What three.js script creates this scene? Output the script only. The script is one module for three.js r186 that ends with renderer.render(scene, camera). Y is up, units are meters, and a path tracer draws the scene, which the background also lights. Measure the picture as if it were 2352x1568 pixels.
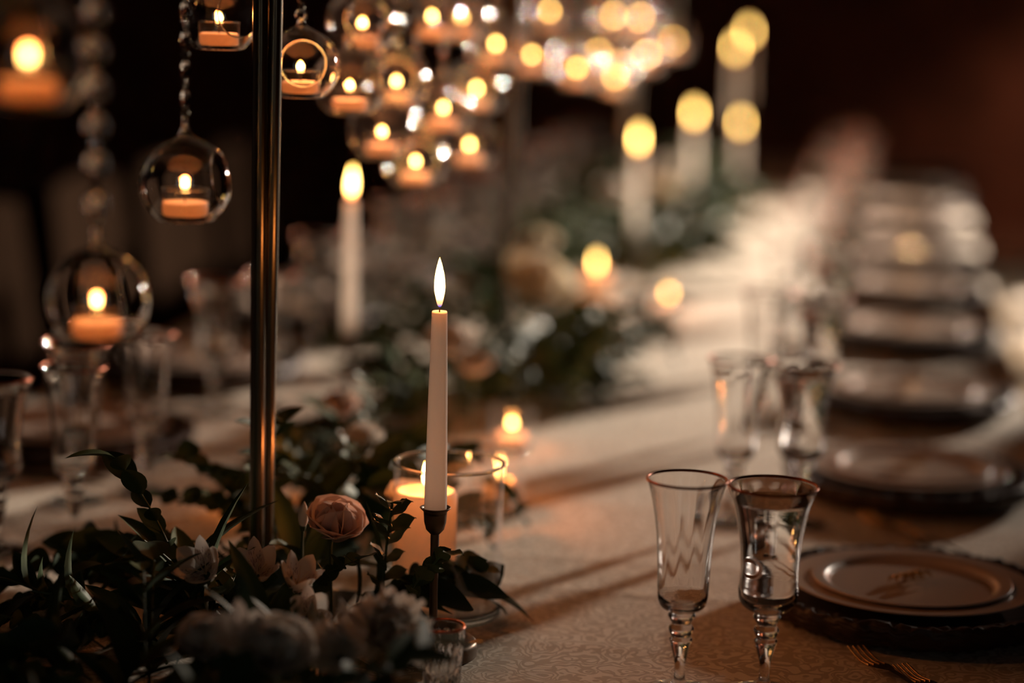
import * as THREE from 'three';
import { mergeGeometries } from 'three/addons/utils/BufferGeometryUtils.js';
import { ImprovedNoise } from 'three/addons/math/ImprovedNoise.js';

// ---------------------------------------------------------------- camera, light, exposure
const scene = new THREE.Scene();
scene.background = new THREE.Color().setRGB(0.85, 0.84, 0.8);   // the even dusk sky, seen only through the two windows behind the camera
const D2R = Math.PI / 180;
const camera = new THREE.PerspectiveCamera(2 * Math.atan(784 / 5000) / D2R, 2352 / 1568, 0.05, 60);
camera.position.set(0, 1.46, 0);
camera.rotation.order = 'YXZ';
camera.rotation.set(-9.72 * D2R, 9.85 * D2R, 1.55 * D2R);
camera.focus = 2.235;
camera.userData.fStop = 1.24;
const renderer = new THREE.WebGLRenderer({ antialias: true });
renderer.toneMapping = THREE.LinearToneMapping;
renderer.toneMappingExposure = 1.0;
renderer.shadowMap.enabled = true;
const LAMP_AT = new THREE.Vector3(3.2, 2.15, -8.8), LAMP_AIM = new THREE.Vector3(-0.3, 0.78, -5.3), LAMP_RADIUS = 0.2, LAMP_COLOR = new THREE.Color().setRGB(1, 0.84, 0.7);
const keyLight = new THREE.SpotLight(LAMP_COLOR, 545, 0, 21 * D2R, 1, 2);
keyLight.name = 'spotlight_beam';
keyLight.position.copy(LAMP_AT).addScaledVector(LAMP_AIM.clone().sub(LAMP_AT).normalize(), 0.03);
keyLight.target.position.copy(LAMP_AIM); keyLight.castShadow = true; keyLight.shadow.radius = LAMP_RADIUS / 0.02;
scene.add(keyLight, keyLight.target);
const FLAME_TINT = new THREE.Color().setRGB(1, 0.26, 0.06);
const TEALIGHT_CANDELA = 0.0155, TAPER_CANDELA = 0.032, PILLAR_CANDELA = 0.045, FLAME_GLOW = 25;

// ---------------------------------------------------------------- helpers
let seed = 20240611;
const rnd = () => { seed = (seed + 0x6d2b79f5) | 0; let t = Math.imul(seed ^ (seed >>> 15), 1 | seed); t = (t + Math.imul(t ^ (t >>> 7), 61 | t)) ^ t; return ((t ^ (t >>> 14)) >>> 0) / 4294967296; };
const rr = (a, b) => a + (b - a) * rnd();
const pick = (a) => a[Math.floor(rnd() * a.length)];
const V = (x, y, z) => new THREE.Vector3(x, y, z);
const noise = new ImprovedNoise();
const names = {};
const numbered = (n) => { const k = names[n] ?? 0; names[n] = k + 1; return k ? `${n}_${String(k).padStart(3, '0')}` : n; };
function obj(name, g, m, parent) {
  const o = new THREE.Mesh(Array.isArray(g) ? mergeGeometries(g.map((x) => (x.index ? x.toNonIndexed() : x)).map((x) => { for (const k of Object.keys(x.attributes)) if (!['position', 'normal', 'uv'].includes(k)) x.deleteAttribute(k); return x; })) : g, m);
  o.name = parent ? name : numbered(name); o.castShadow = o.receiveShadow = true;
  (parent ?? scene).add(o);
  return o;
}
function tag(o, label, category, group, kind) {
  o.userData.label = label; o.userData.category = category;
  if (group) o.userData.group = group;
  if (kind) o.userData.kind = kind;
  return o;
}
function thing(name, label, category, [x, y, z] = [0, 0, 0], turn = 0, group) {
  const o = new THREE.Group(); o.name = numbered(name); o.position.set(x, y, z); o.rotation.y = turn;
  tag(o, label, category, group); scene.add(o); return o;
}
function dup(root, [x, y, z], turn = 0, label) {
  const r = root.clone(); r.name = numbered(root.name.replace(/_\d{3}$/, '')); r.userData = { ...root.userData };
  if (label) r.userData.label = label;
  r.position.set(x, y, z); r.rotation.set(0, turn, 0); scene.add(r); return r;
}
function struct(name, g, m) { const o = obj(name, g, m); o.userData.kind = 'structure'; return o; }
const box = (w, h, d, x = 0, y = 0, z = 0) => new THREE.BoxGeometry(w, h, d).translate(x, y, z);
const cyl = (r0, r1, h, x = 0, y = 0, z = 0, n = 20) => new THREE.CylinderGeometry(r1, r0, h, n).translate(x, y + h / 2, z);   // r0 at the bottom
const lathe = (pts, n = 40) => new THREE.LatheGeometry(pts.map(([r, y]) => new THREE.Vector2(r, y)), n);
const smooth = (pts, n) => new THREE.SplineCurve(pts.map(([r, y]) => new THREE.Vector2(Math.max(r, 0), y))).getPoints(n).map((p) => [Math.max(p.x, 0), p.y]);
const tube = (pts, r, n = 12, m = 6) => new THREE.TubeGeometry(new THREE.CatmullRomCurve3(pts.map((p) => (p.isVector3 ? p : V(...p)))), n, r, m);
const torus = (R, r, y = 0, n = 40, m = 8) => new THREE.TorusGeometry(R, r, m, n).rotateX(Math.PI / 2).translate(0, y, 0);
function grid(nu, nv, f) {                                            // f(u, v) -> [x, y, z], u and v from 0 to 1
  const p = [], uv = [], ix = [];
  for (let j = 0; j <= nv; j++) for (let i = 0; i <= nu; i++) { p.push(...f(i / nu, j / nv)); uv.push(i / nu, j / nv); }
  for (let j = 0; j < nv; j++) for (let i = 0; i < nu; i++) { const a = j * (nu + 1) + i, b = a + 1, c = a + nu + 1, d = c + 1; ix.push(a, b, d, a, d, c); }
  const g = new THREE.BufferGeometry();
  g.setAttribute('position', new THREE.Float32BufferAttribute(p, 3)); g.setAttribute('uv', new THREE.Float32BufferAttribute(uv, 2)); g.setIndex(ix); g.computeVertexNormals();
  return g;
}
function dataTexture(w, h, f, srgb = true) {
  const d = new Uint8Array(w * h * 4);
  for (let y = 0; y < h; y++) for (let x = 0; x < w; x++) { const c = f(x / w, y / h); for (let k = 0; k < 3; k++) d[(y * w + x) * 4 + k] = Math.max(0, Math.min(255, Math.round(c[k] * 255))); d[(y * w + x) * 4 + 3] = 255; }
  const t = new THREE.DataTexture(d, w, h); t.magFilter = THREE.LinearFilter; t.minFilter = THREE.LinearFilter; t.wrapS = t.wrapT = THREE.RepeatWrapping;
  if (srgb) t.colorSpace = THREE.SRGBColorSpace;
  t.needsUpdate = true; return t;
}
const rgb = (r, g, b) => new THREE.Color().setRGB(r, g, b);
const std = (c, rough, metal = 0, extra = {}) => new THREE.MeshStandardMaterial({ color: c, roughness: rough, metalness: metal, side: THREE.DoubleSide, ...extra });
const phys = (o) => new THREE.MeshPhysicalMaterial({ side: THREE.DoubleSide, ...o });

// ---------------------------------------------------------------- materials
const fbm = (x, y, z = 0, o = 4) => { let s = 0, a = 0.5; for (let i = 0; i < o; i++) { s += a * noise.noise(x, y, z + i * 7.3); x *= 2.03; y *= 2.03; a *= 0.5; } return s; };
const wallTex = dataTexture(256, 256, (u, v) => { const s = 0.5 + 0.5 * Math.sin(u * Math.PI * 2) * 0 + fbm(u * 6, v * 6) * 0.9; const t = 0.75 + 0.5 * (s - 0.5); return [0.62 * t, 0.42 * t, 0.36 * t]; });
const darkWallTex = dataTexture(256, 64, (u, v) => { const t = 0.85 + 0.3 * fbm(u * 30, v * 2, 4); return [0.15 * t, 0.09 * t, 0.08 * t]; });
const plankTex = dataTexture(256, 512, (u, v) => { const g = fbm(u * 18, v * 2, 3) * 0.5 + fbm(u * 60, v * 4, 9) * 0.3; const t = 0.8 + g; return [0.25 * t, 0.15 * t, 0.1 * t]; });
const M = {
  wall: std(0xffffff, 0.85, 0, { map: wallTex }),
  darkWall: std(0xffffff, 0.95, 0, { map: darkWallTex }),  // left and front walls darkened to keep bounced fill off the table
  ceiling: std(rgb(0.05, 0.03, 0.022), 0.9),
  floor: std(0xffffff, 0.5, 0, { map: plankTex }),
  wood: phys({ color: rgb(0.014, 0.008, 0.005), roughness: 0.9, specularIntensity: 0 }),
  boardWood: std(rgb(0.3, 0.2, 0.12), 0.7),
  cushion: std(rgb(0.72, 0.64, 0.54), 0.9),
  thinGlass: phys({ color: 0xffffff, transmission: 1, thickness: 0, roughness: 0.04, ior: 1.5 }),
  glass: phys({ color: 0xffffff, transmission: 1, thickness: 0.01, roughness: 0, ior: 1.5 }),
  crystal: phys({ color: 0xffffff, transmission: 1, thickness: 0.01, roughness: 0, ior: 1.56 }),
  water: phys({ color: 0xffffff, transmission: 1, thickness: 0.01, roughness: 0, ior: 1.33 }),
  brass: std(rgb(0.16, 0.135, 0.095), 0.27, 1),
  bronze: std(rgb(0.13, 0.085, 0.055), 0.42, 0.9),
  copper: std(rgb(0.3, 0.085, 0.04), 0.28, 1),
  goldware: std(rgb(0.62, 0.42, 0.2), 0.25, 1),
  porcelain: phys({ color: rgb(0.56, 0.42, 0.33), roughness: 0.3, clearcoat: 0.6, clearcoatRoughness: 0.06 }),
  charger: std(rgb(0.04, 0.02, 0.011), 0.5, 0.2),
  taperWax: phys({ color: rgb(0.88, 0.82, 0.74), roughness: 0.6, transmission: 0.6, thickness: 0 }),
  pillarWax: phys({ color: rgb(0.92, 0.78, 0.62), roughness: 0.8, transmission: 0.5, thickness: 0 }),
  teaWax: phys({ color: rgb(0.92, 0.78, 0.62), roughness: 0.8, transmission: 0.5, thickness: 0 }),
  wick: std(rgb(0.03, 0.02, 0.015), 0.9),
  stem: std(rgb(0.05, 0.085, 0.03), 0.6),
  black: std(rgb(0.015, 0.015, 0.015), 0.6),
};
for (const m of [M.taperWax, M.pillarWax, M.teaWax]) m.roughness = 1;
const ramp = (stops, t) => { let i = 0; while (i < stops.length - 2 && t > stops[i + 1][0]) i++; const [a, ca] = stops[i], [b, cb] = stops[i + 1], k = Math.min(1, Math.max(0, (t - a) / (b - a))); return ca.map((x, j) => x + (cb[j] - x) * k); };
const flameMap = dataTexture(2, 128, (u, v) => ramp([[0, [0.05, 0.08, 0.22]], [0.10, [0.05, 0.07, 0.2]], [0.2, [0.45, 0.24, 0.12]], [0.34, [1, 0.78, 0.42]], [0.7, [1, 0.81, 0.45]], [0.9, [1, 0.7, 0.28]], [1, [1, 0.55, 0.15]]], v));
flameMap.wrapT = THREE.ClampToEdgeWrapping;
M.flame = std(rgb(0, 0, 0), 1, 0, { emissive: new THREE.Color(0xffffff), emissiveIntensity: FLAME_GLOW, emissiveMap: flameMap });
M.flame.name = 'candle_flame';

// ---------------------------------------------------------------- room shell
const X0 = -5.2, X1 = 5.2, Z0 = -13, Z1 = 2.2, HT = 3.6, TH = 0.2;
const planar = (g, s, ax = 'x', ay = 'y') => { const p = g.attributes.position, uv = g.attributes.uv, get = { x: (i) => p.getX(i), y: (i) => p.getY(i), z: (i) => p.getZ(i) }; for (let i = 0; i < p.count; i++) uv.setXY(i, get[ax](i) * s, get[ay](i) * s); return g; };
const W = X1 - X0, L = Z1 - Z0, CX = (X0 + X1) / 2, CZ = (Z0 + Z1) / 2;
struct('floor', planar(box(W + 2 * TH, TH, L + 2 * TH, CX, -TH / 2, CZ), 0.5, 'x', 'z'), M.floor);
struct('ceiling', box(W + 2 * TH, TH, L + 2 * TH, CX, HT + TH / 2, CZ), M.ceiling);
struct('wall_back', planar(box(W, HT, TH, CX, HT / 2, Z0 - TH / 2), 0.4), M.wall);
const WIN = [[-0.72, -0.22], [2.1, 2.6]], WY0 = 0.75, WY1 = 2.45, wallFront = [];
{
  let x = X0; const zc = Z1 + TH / 2;
  for (const [a, b] of WIN) { wallFront.push(box(a - x, HT, TH, (a + x) / 2, HT / 2, zc), box(b - a, WY0, TH, (a + b) / 2, WY0 / 2, zc), box(b - a, HT - WY1, TH, (a + b) / 2, (HT + WY1) / 2, zc)); x = b; }
  wallFront.push(box(X1 - x, HT, TH, (X1 + x) / 2, HT / 2, zc));
  struct('wall_front', wallFront.map((g) => planar(g, 0.4)), M.darkWall);
  WIN.forEach(([a, b], k) => {
    const w = new THREE.Group(); w.name = `window_${k + 1}`; w.userData.kind = 'structure'; w.position.set((a + b) / 2, 0, zc); scene.add(w);
    const hw = (b - a) / 2, hm = (WY0 + WY1) / 2, hh = (WY1 - WY0) / 2;
    obj('frame', [box(0.04, 2 * hh, 0.06, -hw + 0.02, hm, 0), box(0.04, 2 * hh, 0.06, hw - 0.02, hm, 0), box(2 * hw, 0.04, 0.06, 0, WY0 + 0.02, 0), box(2 * hw, 0.04, 0.06, 0, WY1 - 0.02, 0), box(2 * hw, 0.03, 0.05, 0, hm, 0)], M.wood, w);
    obj('pane', new THREE.PlaneGeometry(2 * hw - 0.08, hh - 0.06).translate(0, hm - hh / 2, 0), M.thinGlass, w); obj('pane', new THREE.PlaneGeometry(2 * hw - 0.08, hh - 0.06).translate(0, hm + hh / 2, 0), M.thinGlass, w);
  });
}
struct('wall_left', planar(box(TH, HT, L, X0 - TH / 2, HT / 2, CZ), 0.4, 'z'), M.darkWall);
struct('wall_right', planar(box(TH, HT, L, X1 + TH / 2, HT / 2, CZ), 0.4, 'z'), M.wall);

// the white lamp that throws the long shadows over the table
{
  const t = thing('stage_spotlight', 'black stage spotlight on a tripod beside the long table', 'lamp', [LAMP_AT.x, 0, LAMP_AT.z]);
  const dir = LAMP_AIM.clone().sub(LAMP_AT).normalize(), head = obj('housing', [lathe([[0, -0.34], [0.1, -0.33], [0.13, -0.26], [LAMP_RADIUS + 0.01, -0.1], [LAMP_RADIUS + 0.01, 0.02], [LAMP_RADIUS, 0.02], [LAMP_RADIUS, -0.004]], 40).rotateX(Math.PI / 2)], M.black, t);
  head.position.set(0, LAMP_AT.y, 0); head.lookAt(t.position.clone().add(head.position).add(dir));
  obj('lens', lathe([[0, 0.002], [LAMP_RADIUS * 0.99, -0.002]], 40).rotateX(Math.PI / 2), std(rgb(0.8, 0.8, 0.8), 0.6, 0, { emissive: LAMP_COLOR, emissiveIntensity: 8 }), head);
  const px = -dir.x * 0.16, pz = -dir.z * 0.16;
  obj('pole', cyl(0.016, 0.014, LAMP_AT.y - 0.38, px, 0.25, pz), M.black, t);
  for (let k = 0; k < 3; k++) { const a = k * 2.094; obj('leg', tube([[px, 0.55, pz], [px + Math.cos(a) * 0.3, 0.22, pz + Math.sin(a) * 0.3], [px + Math.cos(a) * 0.5, 0.012, pz + Math.sin(a) * 0.5]], 0.011), M.black, t); }
}
// warm sconces added out of view on the far wall to lift the dark room
for (const [x, where] of [[2.4, 'nearer the middle of the far wall'], [4.4, 'near the corner of the far wall']]) {
  const t = thing('added_wall_sconce', `added unseen brass wall sconce with a warm fabric shade ${where}`, 'lamp', [x, 1.95, Z0 + 0.001]);
  obj('back_plate', lathe(smooth([[0, 0.02], [0.03, 0.018], [0.05, 0.008], [0.055, 0]], 12)).rotateX(Math.PI / 2), M.brass, t);
  obj('arm', tube([[0, 0, 0.015], [0, -0.03, 0.1], [0, 0.02, 0.2], [0, 0.09, 0.2]], 0.008, 14, 8), M.brass, t);
  const bulb = obj('bulb', lathe(smooth([[0, 0.09], [0.012, 0.1], [0.022, 0.14], [0, 0.17]], 12), 16).translate(0, 0, 0.2), std(rgb(0.1, 0.1, 0.1), 1, 0, { emissive: rgb(1, 0.5, 0.25), emissiveIntensity: 40 }), t);
  obj('shade', lathe([[0.1, 0.07], [0.07, 0.25]], 32).translate(0, 0, 0.2), phys({ color: rgb(0.7, 0.5, 0.35), roughness: 1, transmission: 0.5, thickness: 0 }), t);
  const l = new THREE.PointLight(rgb(1, 0.48, 0.25), 26); l.name = 'added_sconce_light'; l.castShadow = true; l.position.set(0, 0.13, 0.2); t.add(l);
}

// ---------------------------------------------------------------- table and cloth
const TX0 = -1.36, TX1 = 0.24, TZ0 = -8.55, TZ1 = -1.15, TOP = 0.75;
{
  const t = thing('banquet_table', 'long wooden banquet table hidden under the cream damask cloth', 'table', [(TX0 + TX1) / 2, 0, (TZ0 + TZ1) / 2]);
  obj('tabletop', box(TX1 - TX0 - 0.02, 0.03, TZ1 - TZ0 - 0.02, 0, TOP - 0.028, 0), M.boardWood, t);
  for (const sx of [-1, 1]) for (const sz of [-1, 0, 1]) obj('leg', box(0.05, TOP - 0.043, 0.05, sx * 0.62, (TOP - 0.043) / 2, sz * 3.4), M.boardWood, t);
}
function damask(size) {                                             // woven scrolls: warped contour bands, the same on all sides so that the repeat does not show
  const per = (u, v, f, z) => noise.noise(Math.cos(u * 2 * Math.PI) * f, Math.sin(u * 2 * Math.PI) * f + 9, z + Math.cos(v * 2 * Math.PI) * f) + noise.noise(Math.cos(v * 2 * Math.PI) * f + 5, Math.sin(v * 2 * Math.PI) * f, z + Math.sin(u * 2 * Math.PI) * f);
  return dataTexture(size, size, (u, v) => {
    const a = per(u, v, 1.1, 3), b = per(u, v, 2.3, 17), c = per(u, v, 5, 31), swirl = Math.sin((a * 2.2 + b * 1.2 + c * 0.35) * 9), leaf = Math.sin((b * 2.4 + c * 0.9) * 7 + a * 5);
    const k = Math.min(1, Math.max(0, (Math.max(swirl * 0.75, leaf - 0.25) - 0.15) * 3)), n = (rnd() - 0.5) * 0.035;
    return [0.9 - 0.15 * k + n, 0.855 - 0.165 * k + n, 0.785 - 0.175 * k + n];
  });
}
const clothTex = damask(640);
clothTex.repeat.set(1 / 0.4, 1 / 0.4);
const clothBump = clothTex.clone(); clothBump.colorSpace = THREE.NoColorSpace;
M.cloth = std(0xffffff, 0.75, 0, { map: clothTex, bumpMap: clothBump, bumpScale: -0.0004 });
{
  const creases = [[-2.41, 0.02, 0.0022], [-2.56, -0.015, 0.002], [-2.2, 0.03, 0.0014], [-2.83, 0.01, 0.0018], [-3.2, -0.02, 0.002], [-3.66, 0.02, 0.002], [-4.1, 0, 0.002], [-4.6, 0.02, 0.002], [-5.1, -0.02, 0.002], [-5.7, 0, 0.002], [-6.4, 0.01, 0.002], [-7.1, 0, 0.002]];
  const height = (x, z) => {
    let h = 0.0008 * fbm(x * 5, z * 5, 2, 3);
    for (const [z0, s, a] of creases) { const d = (z - z0 - s * x - 0.012 * noise.noise(x * 3, z0, 0)) / 0.012; if (Math.abs(d) < 4) h += a * Math.exp(-d * d) * (0.7 + 0.5 * noise.noise(x * 4, z0 * 3, 5)); }
    return TOP + 0.001 + Math.max(h, -0.0006) + 0.0006;
  };
  const nx = 70, nz = 620;
  const top = grid(nx, nz, (u, v) => { const x = TX0 + (TX1 - TX0) * u, z = TZ1 + (TZ0 - TZ1) * v; return [x, height(x, z), z]; });
  // the skirt runs round the edge of the top, rolls over it and hangs in soft folds
  const cw = TX1 - TX0, cl = TZ1 - TZ0, per = 2 * (cw + cl), mx = (TX0 + TX1) / 2, mz = (TZ0 + TZ1) / 2;
  const rim = (s) => { s *= per; if (s < cl) return [TX1, TZ1 - s, 1, 0]; s -= cl; if (s < cw) return [TX1 - s, TZ0, 0, -1]; s -= cw; if (s < cl) return [TX0, TZ0 + s, -1, 0]; s -= cl; return [TX0 + s, TZ1, 0, 1]; };
  const skirt = grid(720, 16, (u, v) => {
    const [x, z, ox, oz] = rim(Math.min(u, 0.99999)), s = u * per, drop = 0.55 * v;
    const fold = (0.022 * Math.sin(s * 14 + 2 * Math.sin(s * 1.7)) + 0.012 * Math.sin(s * 31)) * v * 0.9 + 0.008 + 0.008 * v, roll = Math.min(1, v * 8), y = height(x, z) - drop;
    return [x + ox * fold * roll, y, z + oz * fold * roll];
  });
  for (const g of [top, skirt]) { const p = g.attributes.position, uv = g.attributes.uv; for (let i = 0; i < p.count; i++) g === top ? uv.setXY(i, p.getX(i), p.getZ(i)) : uv.setXY(i, uv.getX(i) * per, uv.getY(i) * 0.55); }
  tag(obj('tablecloth', [top, skirt], M.cloth), 'cream damask tablecloth with fold creases covering the long banquet table', 'tablecloth');
}

// ---------------------------------------------------------------- flames
const flameGeo = lathe(smooth([[0, 0], [0.0022, 0.002], [0.0042, 0.011], [0.0055, 0.02], [0.0047, 0.032], [0.0024, 0.043], [0.0004, 0.05], [0, 0.051]], 18), 14);   // a taper's flame, 5 cm
const teaFlameGeo = lathe(smooth([[0, 0], [0.0026, 0.0008], [0.0041, 0.004], [0.0038, 0.0068], [0.002, 0.0098], [0, 0.012]], 14), 12);
function addFlame(parent, y, candela, geo, scale = 1, tilt = 0) {
  const f = obj('flame', geo, M.flame, parent);
  f.position.y = y; f.scale.setScalar(scale); f.rotation.z = tilt; f.castShadow = false; f.userData.label = 'lit yellow candle flame';
  const l = new THREE.PointLight(FLAME_TINT, candela); l.name = 'flame_light'; l.castShadow = true; l.shadow.radius = 0.22;
  l.position.set(0, y + (geo === flameGeo ? 0.024 : 0.009) * scale, 0); parent.add(l);
  return f;
}

// ---------------------------------------------------------------- taper candles on bronze candlesticks
function candlestick(x, z, h, where) {
  const t = thing('candlestick', `slim dark bronze candlestick ${where}`, 'candlestick', [x, TOP + 0.002, z]);
  obj('base', lathe([[0, 0], [0.045, 0], [0.0465, 0.0015], [0.0465, 0.0125], [0.0455, 0.0155], [0.043, 0.0178], [0.036, 0.0195], [0.022, 0.0208], [0.009, 0.0218], [0.006, 0.0235], [0.0048, 0.027]], 48), M.bronze, t);
  obj('stem', lathe([[0.0046, 0.02], [0.0042, h * 0.5], [0.0046, h - 0.026]], 20), M.bronze, t);
  obj('cup', lathe([[0, h - 0.028], [0.005, h - 0.027], [0.0095, h - 0.022], [0.0115, h - 0.014], [0.0122, h - 0.003], [0.0155, h], [0.0162, h + 0.0012], [0.0152, h + 0.0014], [0.0125, h - 0.001], [0.0118, h - 0.008], [0, h - 0.009]], 36), M.bronze, t);
  return t;
}
function taper(x, y, z, len, where, scale = 1, lean = 0) {
  const t = thing('taper_candle', `lit white taper candle ${where}`, 'candle', [x, y, z]);
  obj('wax', lathe([[0, 0], [0.0116, 0], [0.0117, 0.02], [0.0098, len * 0.6], [0.0082, len * 0.93], [0.008, len - 0.002], [0.0074, len], [0.004, len - 0.0012], [0, len - 0.002]], 32), M.taperWax, t);
  obj('wick', tube([[0, len - 0.004, 0], [0, len + 0.005, 0], [0.0006, len + 0.011, 0]], 0.0008, 6, 5), M.wick, t);
  addFlame(t, len + 0.004, TAPER_CANDELA, flameGeo, scale, lean);
  return t;
}
for (const [x, z, h, len, where, stickWhere, sc, lean] of [
  [-0.447, -2.14, 0.157, 0.2145, 'standing before the glass cylinder with the pillar candle', 'before the glass cylinder with the pillar candle', 1, 0.02],
  [-0.822, -3.25, 0.14, 0.215, 'standing apart, beyond the twin gold rods', 'standing apart on the cloth beyond the twin gold rods', 1, -0.05],
  [-0.605, -5.18, 0.09, 0.2, 'rising from the foliage in the middle of the table', 'sunk in the foliage in the middle of the table', 1.1, 0],
  [-0.55, -6.0, 0.105, 0.2, 'beside the last white roses of the runner', 'beside the last white roses of the runner', 1.1, 0],
  [-0.465, -6.62, 0.06, 0.185, 'of the shortest size, past the end of the foliage', 'of the lowest height, past the end of the foliage', 1, 0],
  [-0.509, -6.872, 0.253, 0.205, 'on the taller of two tall sticks past the foliage', 'tall, standing past the end of the foliage', 1.05, 0],
  [-0.486, -7.1, 0.3, 0.205, 'on the tallest stick toward the far table end', 'tallest of all, toward the far table end', 1.05, 0],
]) { candlestick(x, z, h, stickWhere); taper(x, TOP + 0.002 + h - 0.0085, z, len, where, sc, lean); }

// ---------------------------------------------------------------- pillar candle in its glass cylinder, hurricane and votives
function pillar(x, y, z, r, h, label, sc = 1) {
  const t = thing('pillar_candle', label, 'candle', [x, y, z]);
  obj('wax', lathe([[0, 0], [r - 0.002, 0], [r, 0.003], [r, h - 0.006], [r - 0.002, h - 0.001], [r - 0.006, h], [r - 0.011, h - 0.004], [r * 0.5, h - 0.007], [0, h - 0.008]], 40), M.pillarWax, t);
  obj('wick', cyl(0.0009, 0.0009, 0.014, 0, h - 0.009, 0, 6), M.wick, t);
  addFlame(t, h + 0.001, PILLAR_CANDELA, flameGeo, sc, 0.04);
  return t;
}
function cylinderVase(x, z, r, h, label, name = 'glass_cylinder') {
  const t = thing(name, label, 'vase', [x, TOP + 0.002, z]);
  const wall = obj('wall', lathe([[r, 0.01], [r, h]], 56), M.thinGlass, t);
  obj('inner_wall', lathe([[r - 0.003, 0.013], [r - 0.003, h]], 56), M.thinGlass, t);
  obj('base', lathe([[0, 0], [r - 0.004, 0], [r, 0.003], [r, 0.0105], [r - 0.006, 0.0115], [0, 0.0105]], 56), M.glass, t);
  obj('rim', torus(r - 0.0015, 0.0019, h, 56, 10), M.glass, wall);
  return t;
}
cylinderVase(-0.463, -2.285, 0.061, 0.172, 'tall clear glass cylinder holding one cream pillar candle');
pillar(-0.489, TOP + 0.0145, -2.285, 0.0355, 0.127, 'lit cream pillar candle inside the clear glass cylinder', 0.62);
cylinderVase(-0.487, -2.74, 0.032, 0.085, 'small clear glass hurricane beside trailing leaves on the cloth', 'hurricane_glass');
pillar(-0.487, TOP + 0.0145, -2.74, 0.02, 0.035, 'low cream candle inside the small glass hurricane', 0.4);

pillar(-0.615, TOP + 0.003, -4.58, 0.028, 0.072, 'short cream pillar candle burning among the tall foliage', 0.75);

function tealight(x, y, z, label, group, s = 1, deep = false) {
  const t = thing('tealight', label, 'candle', [x, y, z], 0, group);
  const R = 0.0225 * s, H = 0.026 * s;
  const cup = obj('cup', lathe([[R * 0.94, 0.0004], [R, 0.002], [R * 1.02, H]], 28), M.thinGlass, t);
  obj('cup_rim', torus(R * 1.02, 0.0007, H, 28, 6), M.glass, cup);
  obj('wax', lathe([[0, 0.0008], [R * 0.92, 0.0008], [R * 0.965, 0.003], [R * 0.975, H * 0.5], [R * 0.9, H * 0.53], [0, H * 0.51]], 28), M.teaWax, t);
  obj('wick', cyl(0.0007, 0.0006, H * 0.5, 0, H * 0.5, 0, 5), M.wick, t);
  addFlame(t, H * 0.98, TEALIGHT_CANDELA, teaFlameGeo, deep ? 1.08 : 1);
  return t;
}
// low votive cups along the runner
function votive(x, z, label) {
  const t = thing('votive_cup', label, 'candle holder', [x, TOP + 0.002, z], 0, 'clear votive cups along the foliage');
  const wall = obj('wall', lathe([[0.027, 0.008], [0.029, 0.03], [0.032, 0.062]], 32), M.thinGlass, t);
  obj('base', lathe([[0, 0], [0.025, 0], [0.027, 0.003], [0.027, 0.009], [0, 0.0085]], 32), M.glass, t);
  obj('rim', torus(0.032, 0.0012, 0.062, 36, 8), M.glass, wall);
  tealight(x, TOP + 0.012, z, 'small lit tealight burning inside a clear votive cup', 'tealights in the votive cups', 1, true);
}
for (const [x, z] of [[-0.54, -3.13], [-0.455, -4.54], [-0.53, -5.9], [-0.79, -2.68]]) votive(x, z, 'clear glass votive cup with a tealight beside the foliage');

// cut-glass tumbler with a copper rim
{
  const t = thing('cut_glass_tumbler', 'small diamond-cut glass tumbler with a copper red rim, before the candlestick', 'glass', [-0.412, TOP + 0.002, -2.02]);
  const R = (v) => 0.0175 + 0.005 * v, Hh = 0.07, wrap = (k) => Math.abs(((k % 1) + 1) % 1 - 0.5);
  obj('wall', [grid(128, 48, (u, v) => { const a = u * Math.PI * 2, cut = v < 0.84 && v > 0.04 ? Math.max(0, 0.14 - Math.min(wrap(u * 14 + v * 2.6), wrap(u * 14 - v * 2.6))) * 0.0115 : 0, r = R(v) - cut; return [Math.cos(a) * r, v * Hh, -Math.sin(a) * r]; }), lathe([[R(1), Hh], [R(1) - 0.0022, Hh], [R(0.5) - 0.0026, Hh * 0.5], [R(0.2) - 0.003, 0.013], [0, 0.011]], 48), lathe([[0, 0], [R(0), 0]], 48)], M.crystal, t);
  obj('rim', torus(R(1) - 0.0011, 0.0014, Hh, 48, 8), M.copper, t).userData.label = 'copper red rim';
}

// ---------------------------------------------------------------- the gold hanging frame
{
  const t = thing('hanging_frame', 'tall gold metal frame of twin rods with an overhead rail carrying glass globes', 'frame', [-0.65, TOP + 0.0038, 0]);
  const RAIL = 1.06;
  for (const [z, s] of [[-2.235, 1], [-3.74, 1], [-5.42, 1]]) {
    obj('base_plate', box(0.16, 0.008, 0.16, 0, 0.004, z), M.brass, t);
    obj('rod', tube([[-0.0145, 0.008, z + 0.006], [-0.0145, RAIL * 0.5, z + 0.006], [-0.0145, RAIL, z + 0.006]], 0.0082, 8, 20), M.brass, t);
    obj('rod', tube([[-0.0095, 0.008, z - 0.0105], [-0.004, RAIL * 0.5, z - 0.008], [0.0025, RAIL, z - 0.006]], 0.0082, 8, 20), M.brass, t);
  }
  obj('rail', [tube([[0, RAIL + 0.008, -1.3], [0, RAIL + 0.008, -3.5], [0, RAIL + 0.008, -5.6]], 0.009, 12, 12)], M.brass, t);
  for (const sx of [-0.12, 0.12]) obj('side_rail', tube([[sx, RAIL + 0.008, -1.3], [sx, RAIL + 0.008, -3.5], [sx, RAIL + 0.008, -5.6]], 0.006, 12, 10), M.brass, t);
  for (let k = 0; k <= 14; k++) obj('crossbar', tube([[-0.12, RAIL + 0.008, -1.31 - k * 0.306], [0, RAIL + 0.008, -1.31 - k * 0.306], [0.12, RAIL + 0.008, -1.31 - k * 0.306]], 0.005, 4, 8), M.brass, t);
}
const RAIL_Y = TOP + 1.06;

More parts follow.
